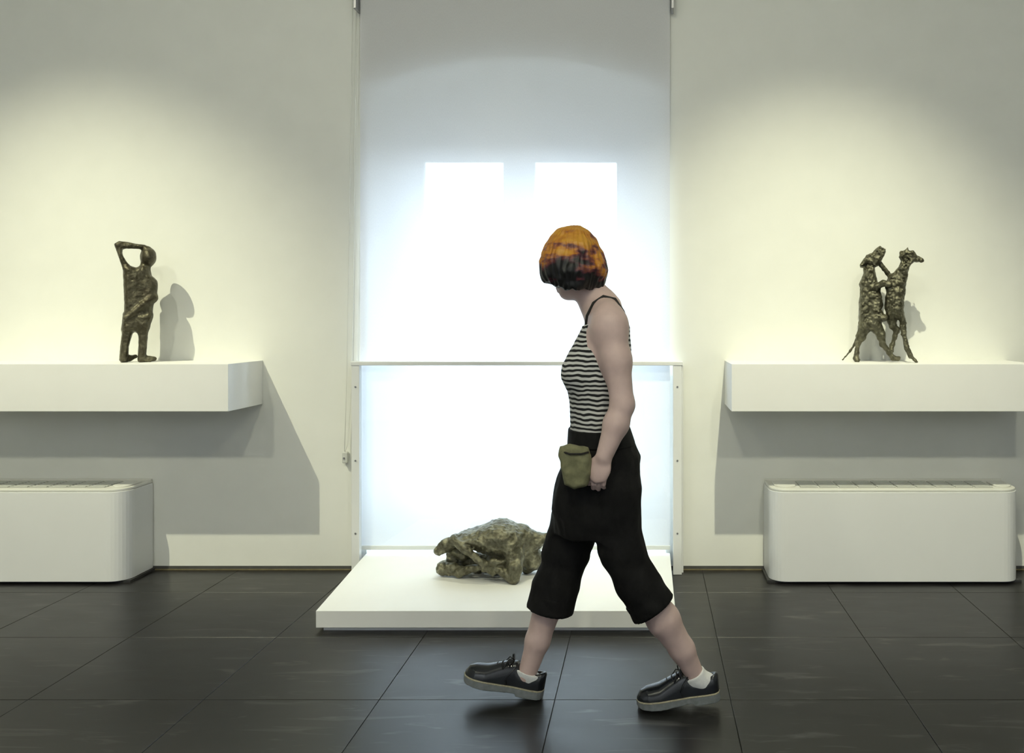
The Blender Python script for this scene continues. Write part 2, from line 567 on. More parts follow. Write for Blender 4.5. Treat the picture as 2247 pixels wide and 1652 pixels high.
        me = bpy.data.meshes.new(name)
        me.vertices.add(len(V)); me.vertices.foreach_set('co', V.astype(np.float32).ravel())
        me.loops.add(Q.size); me.loops.foreach_set('vertex_index', Q.ravel().astype(np.int32))
        me.polygons.add(len(Q)); me.polygons.foreach_set('loop_start', np.arange(0, Q.size, 4, dtype=np.int32))
        me.polygons.foreach_set('use_smooth', np.ones(len(Q), bool))
        me.update(calc_edges=True); me.validate()
        me.materials.append(M[mat])
        o = bpy.data.objects.new(name, me)
        if parent is None:
            o.location = o_
        return link(o, parent)

# ================================================================== STRUCTURE
def struct(o):
    return tag(o, kind='structure')

# floor: bed of grout with 60 x 60 cm tiles on it
floor = struct(MB().box(RX0, RX1, RY0, WALL_Y + 0.34, -0.06, -0.004).build('floor', 'grout'))
xs = [0.285 + 0.6 * k for k in range(-9, 6)]
ys = [4.258 - 0.6 * k for k in range(0, 12)]
xl = [RX0] + [x for x in xs if RX0 + 0.05 < x < RX1 - 0.05] + [RX1]
yl = sorted([RY0] + [y for y in ys if y > RY0 + 0.05]) + [WALL_Y - 0.012]
tile_cache = {}
for i in range(len(xl) - 1):
    for j in range(len(yl) - 1):
        w, d = xl[i + 1] - xl[i] - 0.0026, yl[j + 1] - yl[j] - 0.0026
        key = (round(w, 3), round(d, 3))
        loc = ((xl[i] + xl[i + 1]) / 2, (yl[j] + yl[j + 1]) / 2, 0)
        if key not in tile_cache:
            t_ = MB().box(-w / 2, w / 2, -d / 2, d / 2, -0.010, 0.0).build('tile', 'tile', None, bevel=0.0006, seg=1)
            tile_cache[key] = t_
        else:
            t_ = bpy.data.objects.new('tile', tile_cache[key].data); COL.objects.link(t_)
        t_.parent = floor
        t_.location = loc
        t_.rotation_euler = (rng.uniform(-1, 1) * 0.00015, rng.uniform(-1, 1) * 0.00015, 0)

# back wall with an arched opening that reaches the floor
OX0, OX1, SPR, CRN = -1.455, 0.100, 2.50, 2.655
def arch(n=18):
    half = (OX1 - OX0) / 2; rise = CRN - SPR
    R = (half * half + rise * rise) / (2 * rise)
    a = math.asin(half / R); cx = (OX0 + OX1) / 2; cz = CRN - R
    return [(cx + R * math.sin(-a + 2 * a * i / n), cz + R * math.cos(-a + 2 * a * i / n)) for i in range(n + 1)]
AR = arch()
NY = WALL_Y + 0.30       # window plane
def wall_back():
    mb = MB()
    z0 = 0.020
    mb.box(RX0, OX0, WALL_Y, NY + 0.12, z0, RZ1)
    mb.box(OX1, RX1, WALL_Y, NY + 0.12, z0, RZ1)
    for (xa, za), (xb, zb) in zip(AR, AR[1:]):
        y0, y1 = WALL_Y, NY + 0.12
        vs = [(xa, y0, za), (xb, y0, zb), (xb, y0, RZ1), (xa, y0, RZ1), (xa, y1, za), (xb, y1, zb), (xb, y1, RZ1), (xa, y1, RZ1)]
        mb.add(vs, [(0, 1, 2, 3), (7, 6, 5, 4), (0, 4, 5, 1), (3, 2, 6, 7)])
    return mb.build('wall_back', 'wall')
struct(wall_back())
# infill of the niche around the window frame
WX0, WX1, WZ1 = P(868, 0, NY).x, P(1417, 0, NY).x, P(0, 288, NY).z
mb = MB()
mb.box(OX0, WX0, NY, NY + 0.10, 0, 2.70).box(WX1, OX1, NY, NY + 0.10, 0, 2.70).box(WX0, WX1, NY, NY + 0.10, WZ1, 2.70)
struct(mb.build('wall_recess', 'wall'))
struct(MB().box(OX0 + 0.001, OX1 - 0.001, WALL_Y - 0.01, NY + 0.1, -0.02, 0.004).build('trim_1', 'shelf'))
struct(MB().box(RX0 - 0.15, RX0, RY0, NY, -0.05, RZ1).build('wall_left', 'roomwall'))
struct(MB().box(RX1, RX1 + 0.15, RY0, NY, -0.05, RZ1).build('wall_right', 'roomwall'))
struct(MB().box(RX0 - 0.15, RX1 + 0.15, RY0 - 0.15, RY0, -0.05, RZ1).build('wall_front', 'roomwall'))
struct(MB().box(RX0 - 0.15, RX1 + 0.15, RY0 - 0.15, NY + 0.12, RZ1, RZ1 + 0.12).build('ceiling', 'ceiling'))
# unseen ground added outside, dark so little light rises onto the upper blind
struct(MB().box(-30, 30, NY + 0.12, 60, -0.45, -0.40).build('ground_outside', 'dark_ground'))
# dark strip painted for the shade in the wall-foot gap, with brass edge strip
for side, a, b in (('back_left', RX0, OX0 - 0.05), ('back_right', OX1 + 0.08, RX1)):
    bb = MB().box(a, b, WALL_Y - 0.004, WALL_Y + 0.02, 0.0, 0.0205).build('shadow_gap_' + side, 'reveal')
    struct(bb)
    MB().box(a, b, WALL_Y - 0.010, WALL_Y - 0.0042, 0.0, 0.006).build('edge_strip', 'brass', bb)

# window behind the blind: two sashes with glass
win = bpy.data.objects.new('window_1', None); win.location = ((WX0 + WX1) / 2, NY, 0); COL.objects.link(win)
tag(win, kind='structure')
GY = NY + 0.05
GX = [(P(932, 0, GY).x, P(1107, 0, GY).x), (P(1174, 0, GY).x, P(1354, 0, GY).x)]
GZ0, GZ1 = 0.42, P(0, 355, GY).z
mb = MB()
mb.box(WX0, GX[0][0], NY + 0.02, NY + 0.08, 0.004, WZ1).box(GX[1][1], WX1, NY + 0.02, NY + 0.08, 0.004, WZ1)
mb.box(GX[0][0], GX[1][1], NY + 0.02, NY + 0.08, GZ1, WZ1)
mb.build('window_frame', 'frame', win, bevel=0.004)
MB().box(GX[0][1], GX[1][0], NY + 0.015, NY + 0.085, 0.004, GZ1).build('mullion', 'frame', win, bevel=0.004)
for a, b in GX:
    MB().box(a, b, NY + 0.03, NY + 0.08, 0.004, GZ0).build('lower_panel', 'frame', win, bevel=0.004)
    MB().box(a, b, NY + 0.05, NY + 0.056, GZ0, GZ1).build('pane', 'pane', win)

# ================================================================== PLINTH
PZ = 0.088
pf0, pf1, pb0, pb1 = (-1.376, 3.72), (0.118, 3.72), (-1.462, 4.72), (0.096, 4.72)
plinth = thing('plinth', (-0.65, 4.2, 0), 'low white plinth on the floor in front of the blind', 'plinth')
poly = [pf0, pf1, (0.118, 4.64), (0.096, 4.645), pb1, (-1.4505, 4.72), (-1.4505, 4.60)]
MB().prism(poly, 0.018, PZ).build('slab', 'plinth', plinth, bevel=0.0015)
base = [(-1.352, 3.742), (0.095, 3.742), (0.085, 4.62), (-1.43, 4.62)]
MB().prism(base, 0.0, 0.018).build('recessed_base', 'enamel', plinth)

# ================================================================== SHELVES
def shelf(x0, x1, label):
    return tag(MB().box(x0, x1, 4.262, WALL_Y - 0.0005, 0.860, 1.086).build('wall_shelf', 'shelf', None, bevel=0.0015, origin=((x0 + x1) / 2, 4.45, 0.860)),
               label, 'shelf', 'wall shelves')
shelf(-3.46, -1.994, 'thick white floating shelf under the bronze standing man')
shelf(0.402, 1.862, 'thick white floating shelf under the two bronze dancing dogs')

# ================================================================== FAN COIL UNITS
def rounded(x0, x1, y0, y1, r, n=8):
    """outline with the two front (low y) corners rounded"""
    pts = [(x1, y1), (x0, y1)]
    for i in range(n + 1):
        a = PI + (PI / 2) * i / n
        pts.append((x0 + r + r * math.cos(a), y0 + r + r * math.sin(a)))
    for i in range(n + 1):
        a = 1.5 * PI + (PI / 2) * i / n
        pts.append((x1 - r + r * math.cos(a), y0 + r + r * math.sin(a)))
    return pts
def stadium(x0, x1, y0, y1, r, n=6):
    pts = []
    for cx, cy, a0 in ((x1 - r, y1 - r, 0), (x0 + r, y1 - r, PI / 2), (x0 + r, y0 + r, PI), (x1 - r, y0 + r, 1.5 * PI)):
        pts += [(cx + r * math.cos(a0 + PI / 2 * i / n), cy + r * math.sin(a0 + PI / 2 * i / n)) for i in range(n + 1)]
    return pts
def fan_coil(x0, x1, label):
    yb, yf = WALL_Y - 0.004, 4.386
    t = thing('fan_coil_unit', ((x0 + x1) / 2, 4.5, 0), label, 'fan coil', 'fan coil units')
    MB().box(x0 - 0.012, x1 + 0.012, yf + 0.03, yb, 0.0, 0.012).build('base_plate', 'black_base', t)
    body = MB().prism(rounded(x0, x1, yf, yb, 0.085), 0.0125, 0.452).build('casing', 'enamel', t, bevel=0.002)
    MB().prism(rounded(x0 + 0.003, x1 - 0.003, yf + 0.003, yb, 0.083), 0.4525, 0.466).build('top_cover', 'cream', t, bevel=0.004)
    MB().box(x0 + 0.004, x1 - 0.004, yb - 0.014, yb, 0.4665, 0.4735).build('rear_lip', 'cream', t, bevel=0.001)
    zt = 0.466
    g0, g1 = x0 + 0.150, x1 - 0.120
    y0, y1 = yf + 0.045, yb - 0.045
    wd = (g1 - g0) / 10
    proto = None
    for i in range(10):
        cx = g0 + wd * (i + 0.5)
        if proto is None:
            mb = MB()
            mb.box(cx - wd / 2 + 0.004, cx + wd / 2 - 0.004, y0, y1, zt + 0.0002, zt + 0.0012)
            proto = mb.build('grille_panel', 'grille_dark', t)
            mb = MB()
            for k in range(7):
                ya = y0 + (y1 - y0) * (k + 0.15) / 7
                mb.box(cx - wd / 2 + 0.006, cx + wd / 2 - 0.006, ya, ya + 0.011, zt + 0.0013, zt + 0.0045)
            sl = mb.build('slat', 'slat', proto); tag(sl, kind='stuff')
        else:
            c = proto.copy(); COL.objects.link(c); c.location.x += wd * i
            s = sl.copy(); COL.objects.link(s); s.parent = c
    for a, b in ((x0 + 0.030, x0 + 0.135), (x1 - 0.105, x1 - 0.020)):
        fl = MB().prism(stadium(a, b, y0 + 0.01, y1, 0.035), zt + 0.0003, zt + 0.0075).build('end_flap', 'cream', t, bevel=0.002)
    return t
fan_coil(0.605, 1.835, 'low white fan coil heater under the shelf with the dancing dogs')
fan_coil(-3.79, -2.56, 'low white fan coil heater under the shelf with the standing man')

# ================================================================== ROLLER BLIND
bl = thing('roller_blind', (-0.68, 4.607, 0.115), 'translucent white roller blind covering the tall backlit window', 'blind')
BX0, BX1, BY = -1.476, 0.117, 4.607
mb = MB()
nseg = 24
vs, fs = [], []
for i in range(nseg + 1):
    z = 0.135 + (2.990 - 0.135) * i / nseg
    for x in (BX0, BX1):
        vs.append((x, BY, z))
for i in range(nseg):
    fs.append((2 * i, 2 * i + 1, 2 * i + 3, 2 * i + 2))
mb.add(vs, fs).build('fabric', 'blind', bl)
MB().tube([(BX0 - 0.004, BY - 0.022, 2.990), (BX1 + 0.004, BY - 0.022, 2.990)], 0.0225, 20).build('roller', 'white_metal', bl, smooth=False)
MB().box(BX0 - 0.002, BX1 + 0.002, BY - 0.008, BY + 0.008, 0.114, 0.136).build('bottom_bar', 'white_metal', bl, bevel=0.003)
for x in (BX0 - 0.020, BX1 + 0.006):
    MB().box(x, x + 0.014, BY - 0.05, WALL_Y, 2.882, 3.03).build('bracket', 'bracket', bl, bevel=0.002)
chain = MB()
cA = [P(774, -10, 4.615), P(769, 300, 4.618), P(764, 640, 4.618), P(760, 860, 4.618), P(756, 990, 4.618)]
cB = [P(783, -10, 4.615), P(779, 300, 4.618), P(775, 640, 4.618), P(771, 860, 4.618), P(763, 975, 4.618), P(757, 992, 4.618)]
chain.tube(cA, 0.0017, 6).tube(cB, 0.0017, 6)
chain.build('pull_chain', 'cream', bl, smooth=True)
p0 = P(757, 1003, 4.62)
tn = MB().box(p0.x - 0.013, p0.x + 0.013, 4.612, WALL_Y - 0.001, p0.z - 0.030, p0.z + 0.026).build('chain_tensioner', 'clear', bl, bevel=0.004)
MB().tube([(p0.x - 0.002, 4.608, p0.z - 0.004), (p0.x - 0.002, 4.6118, p0.z - 0.004)], 0.005, 10).build('tensioner_screw', 'screw', tn)

# ================================================================== GLASS BALUSTRADE
ba = thing('glass_balustrade', (-0.66, 4.57, 0), 'glass balustrade with white rail and posts across the window', 'balustrade')
LX = (-1.502, -1.463); RXX = (0.132, 0.176)
MB().box(LX[0] - 0.006, RXX[1] + 0.006, 4.548, 4.592, 1.064, 1.084).build('handrail', 'white_metal', ba, bevel=0.003)
for a, b in (LX, RXX):
    mb = MB().box(a, b, 4.552, 4.590, 0.0, 1.064)
    mb.box(a - 0.014 if a < -1 else b - 0.008, a + 0.008 if a < -1 else b + 0.010, 4.590, WALL_Y - 0.0005, 0.0, 1.064)
    po_ = mb.build('post', 'white_metal', ba, bevel=0.002)
    for z in (0.955, 0.58, 0.21):
        MB().tube([((a + b) / 2, 4.5495, z), ((a + b) / 2, 4.5518, z)], 0.005, 10).build('screw', 'screw', po_)
MB().box(LX[1] + 0.001, RXX[0] - 0.001, 4.568, 4.578, 0.100, 1.063).build('glass_pane', 'balustrade_glass', ba)

# ================================================================== SCULPTURES
SZ = 1.086
def conv(pts, ox, oy, sc, Y):
    return [((ox + x / sc - CX) * Y / F, CAMZ - (oy + y / sc - CY) * Y / F) for x, y in pts]

# --- standing man shading his eyes
YM = 4.45
MX = P(298, 794, YM).x
MTH = math.atan2(MX, YM)
MMW = Matrix.Translation((MX, YM, 0)) @ Matrix.Rotation(-MTH, 4, 'Z')     # the figure is turned towards the middle of the room
def cm(x, y, dy=0.0):
    p = P(220 + x / 5.1625, 500 + y / 5.1625, YM)
    return Vector(((p.x - MX) * math.cos(MTH), dy, p.z))
def polym(pts): return [((x - MX) * math.cos(MTH), z) for x, z in conv(pts, 220, 500, 5.1625, YM)]
man = thing('bronze_man', (P(298, 794, YM).x, YM, SZ), 'dark bronze standing man shading his eyes on the white shelf', 'sculpture')
fm = Field((-0.15, -0.13, SZ - 0.004), (0.15, 0.13, 1.70), 0.0030)
torso = [(262, 450), (300, 430), (350, 432), (405, 450), (450, 440), (480, 420), (540, 455), (545, 490), (565, 525), (600, 560), (625, 600), (632, 650), (625, 720), (612, 800), (603, 880), (598, 950), (583, 1020), (560, 1085), (548, 1140), (435, 1190), (375, 1165), (250, 1150), (262, 1050), (270, 950), (272, 850), (268, 750), (262, 620), (258, 500)]
fm.plate(polym(torso), 0, 0.050, 0.024, k=0.012, p=2.4)
armh = [(155, 190), (215, 158), (300, 165), (400, 178), (510, 192), (560, 215), (555, 262), (455, 245), (440, 240), (300, 240), (255, 250), (252, 290), (265, 330), (300, 385), (330, 425), (300, 470), (258, 470), (245, 440), (215, 350), (185, 270)]
fm.plate(polym(armh), -0.010, 0.024, 0.012, k=0.012)
# head, long from front to back, with a neck
fm.ell(cm(545, 325, -0.005), (0.036, 0.060, 0.048), k=0.012)
fm.cone(cm(510, 420), cm(500, 500), 0.020, 0.028, k=0.02)
# neck shelf and the folded arm in relief
fm.cone(cm(292, 1022, -0.044), cm(500, 860, -0.054), 0.012, 0.015, k=0.004)
fm.cone(cm(500, 860, -0.054), cm(590, 790, -0.030), 0.015, 0.021, k=0.008)
fm.cone(cm(596, 620, -0.005), cm(586, 790, -0.026), 0.017, 0.018, k=0.03)
# legs and feet
leg1 = [(262, 1040), (268, 980), (400, 980), (372, 1180), (345, 1260), (325, 1340), (318, 1450), (300, 1520), (240, 1522), (216, 1495), (219, 1440), (231, 1300)]
fm.plate(polym(leg1), 0.010, 0.034, 0.014, k=0.02)
leg2 = [(430, 1000), (592, 980), (583, 1020), (560, 1085), (548, 1140), (541, 1220), (530, 1320), (525, 1440), (515, 1505), (470, 1523), (430, 1508), (422, 1480), (428, 1380), (433, 1260)]
fm.plate(polym(leg2), -0.010, 0.034, 0.014, k=0.02)
fm.chain([(cm(265, 1492, 0.018), 0.013), (cm(330, 1478, 0.026), 0.013), (cm(398, 1458, 0.04), 0.010)], k=0.012)
fm.chain([(cm(465, 1495, -0.022), 0.013), (cm(545, 1486, -0.018), 0.014), (cm(612, 1486, -0.012), 0.011)], k=0.012)
fm.relief(0.0011, 55, 0.0007, 130)
fm.clip(lambda X, Y, Z: SZ - 0.0005 - Z)
fm.mesh('figure', 'bronze_man', man, mat_world=MMW)

# --- two dancing dogs
YD = 4.45
DX = P(1930, 794, YD).x
DTH = math.atan2(DX, YD)
DMW = Matrix.Translation((DX, YD, 0)) @ Matrix.Rotation(-DTH, 4, 'Z')
def cd(x, y, dy=0.0):
    p = P(1820 + x / 5.329, 510 + y / 5.329, YD)
    return Vector(((p.x - DX) * math.cos(DTH), dy, p.z))
def polyd(pts): return [((x - DX) * math.cos(DTH), z) for x, z in conv(pts, 1820, 510, 5.329, YD)]
dogs = thing('bronze_dancing_dogs', (P(1930, 794, YD).x, YD, SZ), 'rough bronze pair of dogs dancing upright on the white shelf', 'sculpture')
LO, HI = (-0.22, -0.10, SZ - 0.004), (0.24, 0.10, 1.67)
# left dog, head thrown back
f1 = Field(LO, HI, 0.0030)
b1 = [(400, 420), (528, 420), (540, 500), (566, 575), (598, 640), (600, 700), (620, 760), (626, 850), (606, 900), (640, 950), (690, 962), (694, 1005), (676, 1032), (590, 1045), (560, 1100), (480, 1140), (420, 1140), (365, 1110), (352, 1050), (345, 990), (352, 920), (350, 820), (358, 760), (355, 680), (350, 600), (375, 540), (395, 480)]
f1.plate(polyd(b1), 0, 0.046, 0.018, k=0.01)
h1 = [(590, 158), (655, 195), (658, 225), (640, 280), (605, 330), (592, 385), (528, 400), (520, 440), (402, 440), (402, 400), (360, 400), (356, 375), (385, 335), (430, 265), (500, 238), (540, 200)]
f1.plate(polyd(h1), 0, 0.030, 0.008, k=0.012, p=3.0)
f1.cone(cd(545, 330, -0.02), cd(618, 230, -0.004), 0.022, 0.013, k=0.012)
f1.cone(cd(430, 330, -0.028), cd(372, 385, -0.034), 0.010, 0.008, k=0.006)
f1.cone(cd(440, 320, 0.028), cd(390, 380, 0.036), 0.010, 0.008, k=0.006)
f1.chain([(cd(415, 1090), 0.034), (cd(372, 1215), 0.023), (cd(332, 1300), 0.012), (cd(312, 1420), 0.010), (cd(312, 1478, -0.004), 0.012), (cd(325, 1492, -0.012), 0.012)], k=0.012)
f1.chain([(cd(530, 1080, -0.012), 0.034), (cd(600, 1190, -0.018), 0.022), (cd(622, 1300, -0.012), 0.013), (cd(700, 1400, -0.004), 0.012), (cd(745, 1462), 0.012), (cd(805, 1470, -0.01), 0.013)], k=0.012)
f1.chain([(cd(358, 1160, 0.01), 0.011), (cd(305, 1290, 0.02), 0.006), (cd(235, 1400, 0.02), 0.0052), (cd(148, 1492, 0.01), 0.004)], k=0.006)
f1.chain([(cd(560, 640, -0.035), 0.016), (cd(625, 600, -0.045), 0.014), (cd(700, 610, -0.05), 0.014)], k=0.012)
f1.relief(0.0032, 46, 0.0022, 125)
f1.clip(lambda X, Y, Z: SZ - 0.0005 - Z)
f1.mesh('left_dog', 'bronze_dogs', dogs, mat_world=DMW)
# right dog, head turned away
f2 = Field(LO, HI, 0.0030)
b2 = [(825, 400), (925, 400), (915, 520), (892, 640), (886, 720), (870, 800), (868, 900), (880, 1010), (850, 1060), (815, 1010), (770, 985), (700, 1010), (660, 960), (648, 880), (650, 760), (668, 700), (655, 650), (652, 600), (690, 540), (725, 492), (770, 450)]
f2.plate(polyd(b2), 0.004, 0.046, 0.018, k=0.01)
h2 = [(835, 225), (880, 220), (985, 215), (1010, 260), (1020, 295), (1050, 315), (1030, 352), (985, 350), (940, 392), (925, 430), (820, 430), (835, 335), (815, 290)]
f2.plate(polyd(h2), 0, 0.034, 0.008, k=0.012, p=3.0)
f2.cone(cd(1000, 300), cd(1070, 335, -0.01), 0.014, 0.0115, k=0.006)
f2.ell(cd(1070, 335, -0.01), (0.013, 0.012, 0.011), k=0.004)
f2.cone(cd(898, 240, -0.025), cd(912, 186, -0.03), 0.012, 0.003, k=0.006)
f2.cone(cd(850, 250, -0.02), cd(838, 300, -0.03), 0.012, 0.010, k=0.006)
f2.chain([(cd(730, 540, 0.01), 0.018), (cd(680, 480, 0.01), 0.010), (cd(595, 365, -0.005), 0.011)], k=0.01)
f2.chain([(cd(735, 1010, 0.01), 0.030), (cd(740, 1090, 0.012), 0.018), (cd(785, 1140, 0.016), 0.015), (cd(765, 1220, 0.016), 0.011), (cd(735, 1320, 0.018), 0.0095), (cd(725, 1385, 0.012), 0.013)], k=0.01)
f2.chain([(cd(850, 1020), 0.017), (cd(870, 1180, -0.008), 0.014), (cd(900, 1340, -0.014), 0.0115), (cd(945, 1440, -0.014), 0.011), (cd(1012, 1505, -0.014), 0.008)], k=0.008)
f2.relief(0.0032, 46, 0.0022, 125)
f2.clip(lambda X, Y, Z: SZ - 0.0005 - Z)
f2.mesh('right_dog', 'bronze_dogs', dogs, mat_world=DMW)

# --- crouching beast on the plinth
YB = 4.20
def cb(x, y, dy=0.0):
    return P(920 + x / 5.913, 1110 + y / 5.913, YB + dy)
def polyb(pts): return conv(pts, 920, 1110, 5.913, YB)
beast = thing('bronze_crouching_beast', (P(1090, 1265, YB).x, YB, PZ), 'rough olive bronze crouching beast with crossed limbs on the low plinth', 'sculpture')
fb = Field((-1.03, YB - 0.21, PZ - 0.004), (-0.36, YB + 0.21, 0.39), 0.0036)
bb_ = [(430, 412), (540, 350), (700, 300), (860, 245), (950, 205), (1040, 188), (1130, 202), (1200, 232), (1350, 312), (1420, 420), (1400, 560), (1380, 700), (1320, 800), (1200, 740), (1100, 690), (960, 660), (820, 620), (720, 590), (600, 520), (470, 470)]
fb.plate(polyb(bb_), YB + 0.03, 0.115, 0.075, k=0.02)
# head stretched out to the left, with its open jaw
fb.chain([(cb(470, 450, -0.01), 0.030), (cb(350, 510, -0.015), 0.028), (cb(260, 580, -0.015), 0.024)], k=0.02)
fb.cone(cb(420, 560, 0.03), cb(560, 640, 0.04), 0.022, 0.030, k=0.02)
# front limb crossing over
fb.chain([(cb(450, 440, -0.045), 0.022), (cb(600, 570, -0.075), 0.018), (cb(820, 740, -0.09), 0.014), (cb(860, 790, -0.09), 0.016), (cb(960, 885, -0.085), 0.0085)], k=0.012)
fb.cone(cb(850, 770, -0.09), cb(830, 840, -0.09), 0.012, 0.006, k=0.008)
# folded limb lying on the plinth
fb.chain([(cb(420, 730, 0.06), 0.024), (cb(310, 810, 0.02), 0.029), (cb(520, 850, -0.01), 0.024), (cb(790, 790, -0.06), 0.015)], k=0.014)
fb.cone(cb(300, 805, 0.02), cb(440, 790, 0.0), 0.026, 0.022, k=0.012)
# knuckles
fb.chain([(cb(860, 780, -0.085), 0.015), (cb(960, 725, -0.085), 0.016), (cb(1070, 735, -0.08), 0.014)], k=0.010)
# near hind leg down to the plinth
fb.chain([(cb(1240, 640, -0.04), 0.046), (cb(1240, 800, -0.085), 0.032), (cb(1235, 955, -0.10), 0.022)], k=0.02)
fb.chain([(cb(930, 790, -0.08), 0.015), (cb(1080, 860, -0.09), 0.018), (cb(1225, 960, -0.10), 0.021)], k=0.012)
# far hind leg
fb.chain([(cb(1380, 560, 0.05), 0.06), (cb(1470, 690, 0.06), 0.045), (cb(1400, 810, 0.07), 0.026)], k=0.03)
fb.cone(cb(1470, 690, 0.06), cb(1560, 740, 0.06), 0.032, 0.020, k=0.02)
# tail reaching right
fb.chain([(cb(1350, 400, 0.03), 0.055), (cb(1500, 440, 0.03), 0.032), (cb(1700, 420, 0.03), 0.020), (cb(1950, 360, 0.03), 0.012), (cb(2080, 330, 0.03), 0.008)], k=0.03)
fb.chain([(cb(430, 620, 0.08), 0.030), (cb(600, 700, 0.09), 0.040), (cb(780, 740, 0.08), 0.042), (cb(1000, 740, 0.05), 0.046), (cb(1200, 760, 0.0), 0.045)], k=0.02)
fb.relief(0.0036, 42, 0.0030, 100)
fb.clip(lambda X, Y, Z: PZ - 0.0005 - Z)
fb.mesh('figure', 'bronze_beast', beast)

# ================================================================== PERSON
YP = 3.03
person = thing('person', (P(1320, 1540, YP).x, YP, 0.0), 'person in a striped tank top and rolled black trousers walking past the plinth', 'person')
NSH, FSH = 2.885, 3.175          # near / far shoulder depth
def sec(py, xa, xb, ry, cy=YP):
    a, b = P(xa, py, YP), P(xb, py, YP)
    return (a.z, (a.x + b.x) / 2, cy, (b.x - a.x) / 2, ry)
TORSO = [sec(668, 1312, 1352, 0.06), sec(690, 1296, 1366, 0.115), sec(720, 1286, 1376, 0.142), sec(770, 1266, 1378, 0.146), (sec(825, 1246, 1376, 0.146)), sec(880, 1257, 1372, 0.132), sec(940, 1259, 1372, 0.128), sec(1000, 1250, 1385, 0.145), sec(1060, 1240, 1390, 0.155), sec(1120, 1245, 1385, 0.15)]
# head frame: she looks away from the camera, towards the wall, slightly down
yaw, pitch = math.radians(48), math.radians(-16)
fwd = Vector((-math.cos(yaw) * math.cos(pitch), math.sin(yaw) * math.cos(pitch), math.sin(pitch)))
side = Vector((0, 0, 1)).cross(fwd).normalized()
upv = fwd.cross(side).normalized()
HR = Matrix((fwd, side, upv)).transposed()
HC = P(1259, 572, YP)
def hp(a, b, c): return HC + fwd * a + side * b + upv * c

bd = Field((-0.76, 2.72, 0.03), (0.30, 3.34, 1.66), 0.0046)
bd.loft(TORSO, k=0.03, e=2.2)
bd.cone(P(1318, 742, 2.93), P(1272, 815, 2.95), 0.05, 0.05, k=0.04)
bd.cone(P(1318, 742, 3.13), P(1272, 815, 3.11), 0.05, 0.05, k=0.04)
# neck and head
bd.cone(P(1278, 610, YP), P(1322, 690, YP), 0.050, 0.062, k=0.03)
bd.cone(P(1322, 672, YP), P(1335, 690, NSH + 0.03), 0.042, 0.045, k=0.04)
bd.cone(P(1322, 672, YP), P(1335, 690, FSH - 0.03), 0.042, 0.045, k=0.04)
bd.ell(hp(-0.006, 0, 0.018), (0.088, 0.070, 0.084), HR, k=0.02)
bd.ell(hp(0.030, 0, -0.050), (0.060, 0.052, 0.068), HR, k=0.03)
bd.ell(hp(0.062, 0, -0.098), (0.022, 0.024, 0.018), HR, k=0.03)
bd.cone(hp(0.086, 0, 0.005), hp(0.108, 0, -0.034), 0.009, 0.014, k=0.014)
for sg in (-1, 1):
    bd.ell(hp(0.088, 0.032 * sg, 0.004), (0.016, 0.018, 0.011), HR, k=0.012, op='sub')
    bd.ell(hp(0.078, 0.030 * sg, 0.024), (0.014, 0.022, 0.008), HR, k=0.012)
    bd.ell(hp(-0.005, 0.075 * sg, -0.012), (0.020, 0.010, 0.030), HR, k=0.006)
    bd.ell(hp(0.060, 0.040 * sg, -0.035), (0.02, 0.02, 0.02), HR, k=0.02)
bd.cone(hp(0.092, -0.016, -0.068), hp(0.092, 0.016, -0.068), 0.0075, 0.0075, k=0.006)
bd.cone(hp(0.090, -0.014, -0.080), hp(0.090, 0.014, -0.080), 0.008, 0.008, k=0.006)
# near (left) arm hanging, hand at the pocket
SHN, ELN, WRN = P(1339, 716, NSH), P(1366, 888, 2.855), P(1325, 1003, 2.825)
bd.ell(SHN, (0.056, 0.050, 0.062), k=0.03)
bd.chain([(SHN, 0.049), (P(1353, 790, 2.87), 0.0445), (ELN, 0.037)], k=0.03)
bd.chain([(ELN, 0.036), (P(1352, 930, 2.845), 0.039), (WRN, 0.0265)], k=0.02)
def hand(f, wr, tip, palmn, thumbdir, scale=1.0, curl=0.6):
    """palm from the wrist towards tip; four unequal fingers curling, a thumb from the side of the palm"""
    wr, tip = Vector(wr), Vector(tip)
    ax = (tip - wr).normalized()
    pn = (Vector(palmn) - ax * Vector(palmn).dot(ax)).normalized()     # towards which fingers curl
    sd = ax.cross(pn).normalized()
    if sd.dot(Vector(thumbdir)) < 0: sd = -sd                          # thumb side
    pe = wr + ax * 0.078 * scale
    Rm = Matrix((ax, sd, pn)).transposed()
    f.ell(wr + ax * 0.044 * scale, (0.050 * scale, 0.039 * scale, 0.017 * scale), Rm, k=0.012)
    for i, (o, L) in enumerate(((0.029, 0.068), (0.010, 0.078), (-0.009, 0.072), (-0.027, 0.056))):
        p = wr + ax * (0.072 - abs(o) * 0.18) * scale + sd * o * scale
        a = 0.25
        d = ax
        seg = [L * 0.45, L * 0.32, L * 0.23]
        r = 0.0092 if i < 3 else 0.0082
        for q in range(3):
            a += curl * (0.55 if q == 0 else 0.9)
            d = (ax * math.cos(a) + pn * math.sin(a)).normalized()
            n_ = p + d * seg[q] * scale
            f.cone(p, n_, r * scale, (r - 0.0008) * scale, k=0.003)
            p = n_; r -= 0.0006
    t0 = wr + ax * 0.022 * scale + sd * 0.026 * scale
    t1 = t0 + (ax * 0.6 + sd * 0.55 + pn * 0.45).normalized() * 0.036 * scale
    t2 = t1 + (ax * 0.85 + sd * 0.1 + pn * 0.5).normalized() * 0.030 * scale
    f.cone(t0, t1, 0.0125 * scale, 0.0105 * scale, k=0.008)
    f.cone(t1, t2, 0.0105 * scale, 0.0085 * scale, k=0.003)
hand(bd, WRN, P(1306, 1060, 2.822), (0.25, 1, 0), (-1, -0.2, 0.2), 0.92, 0.45)
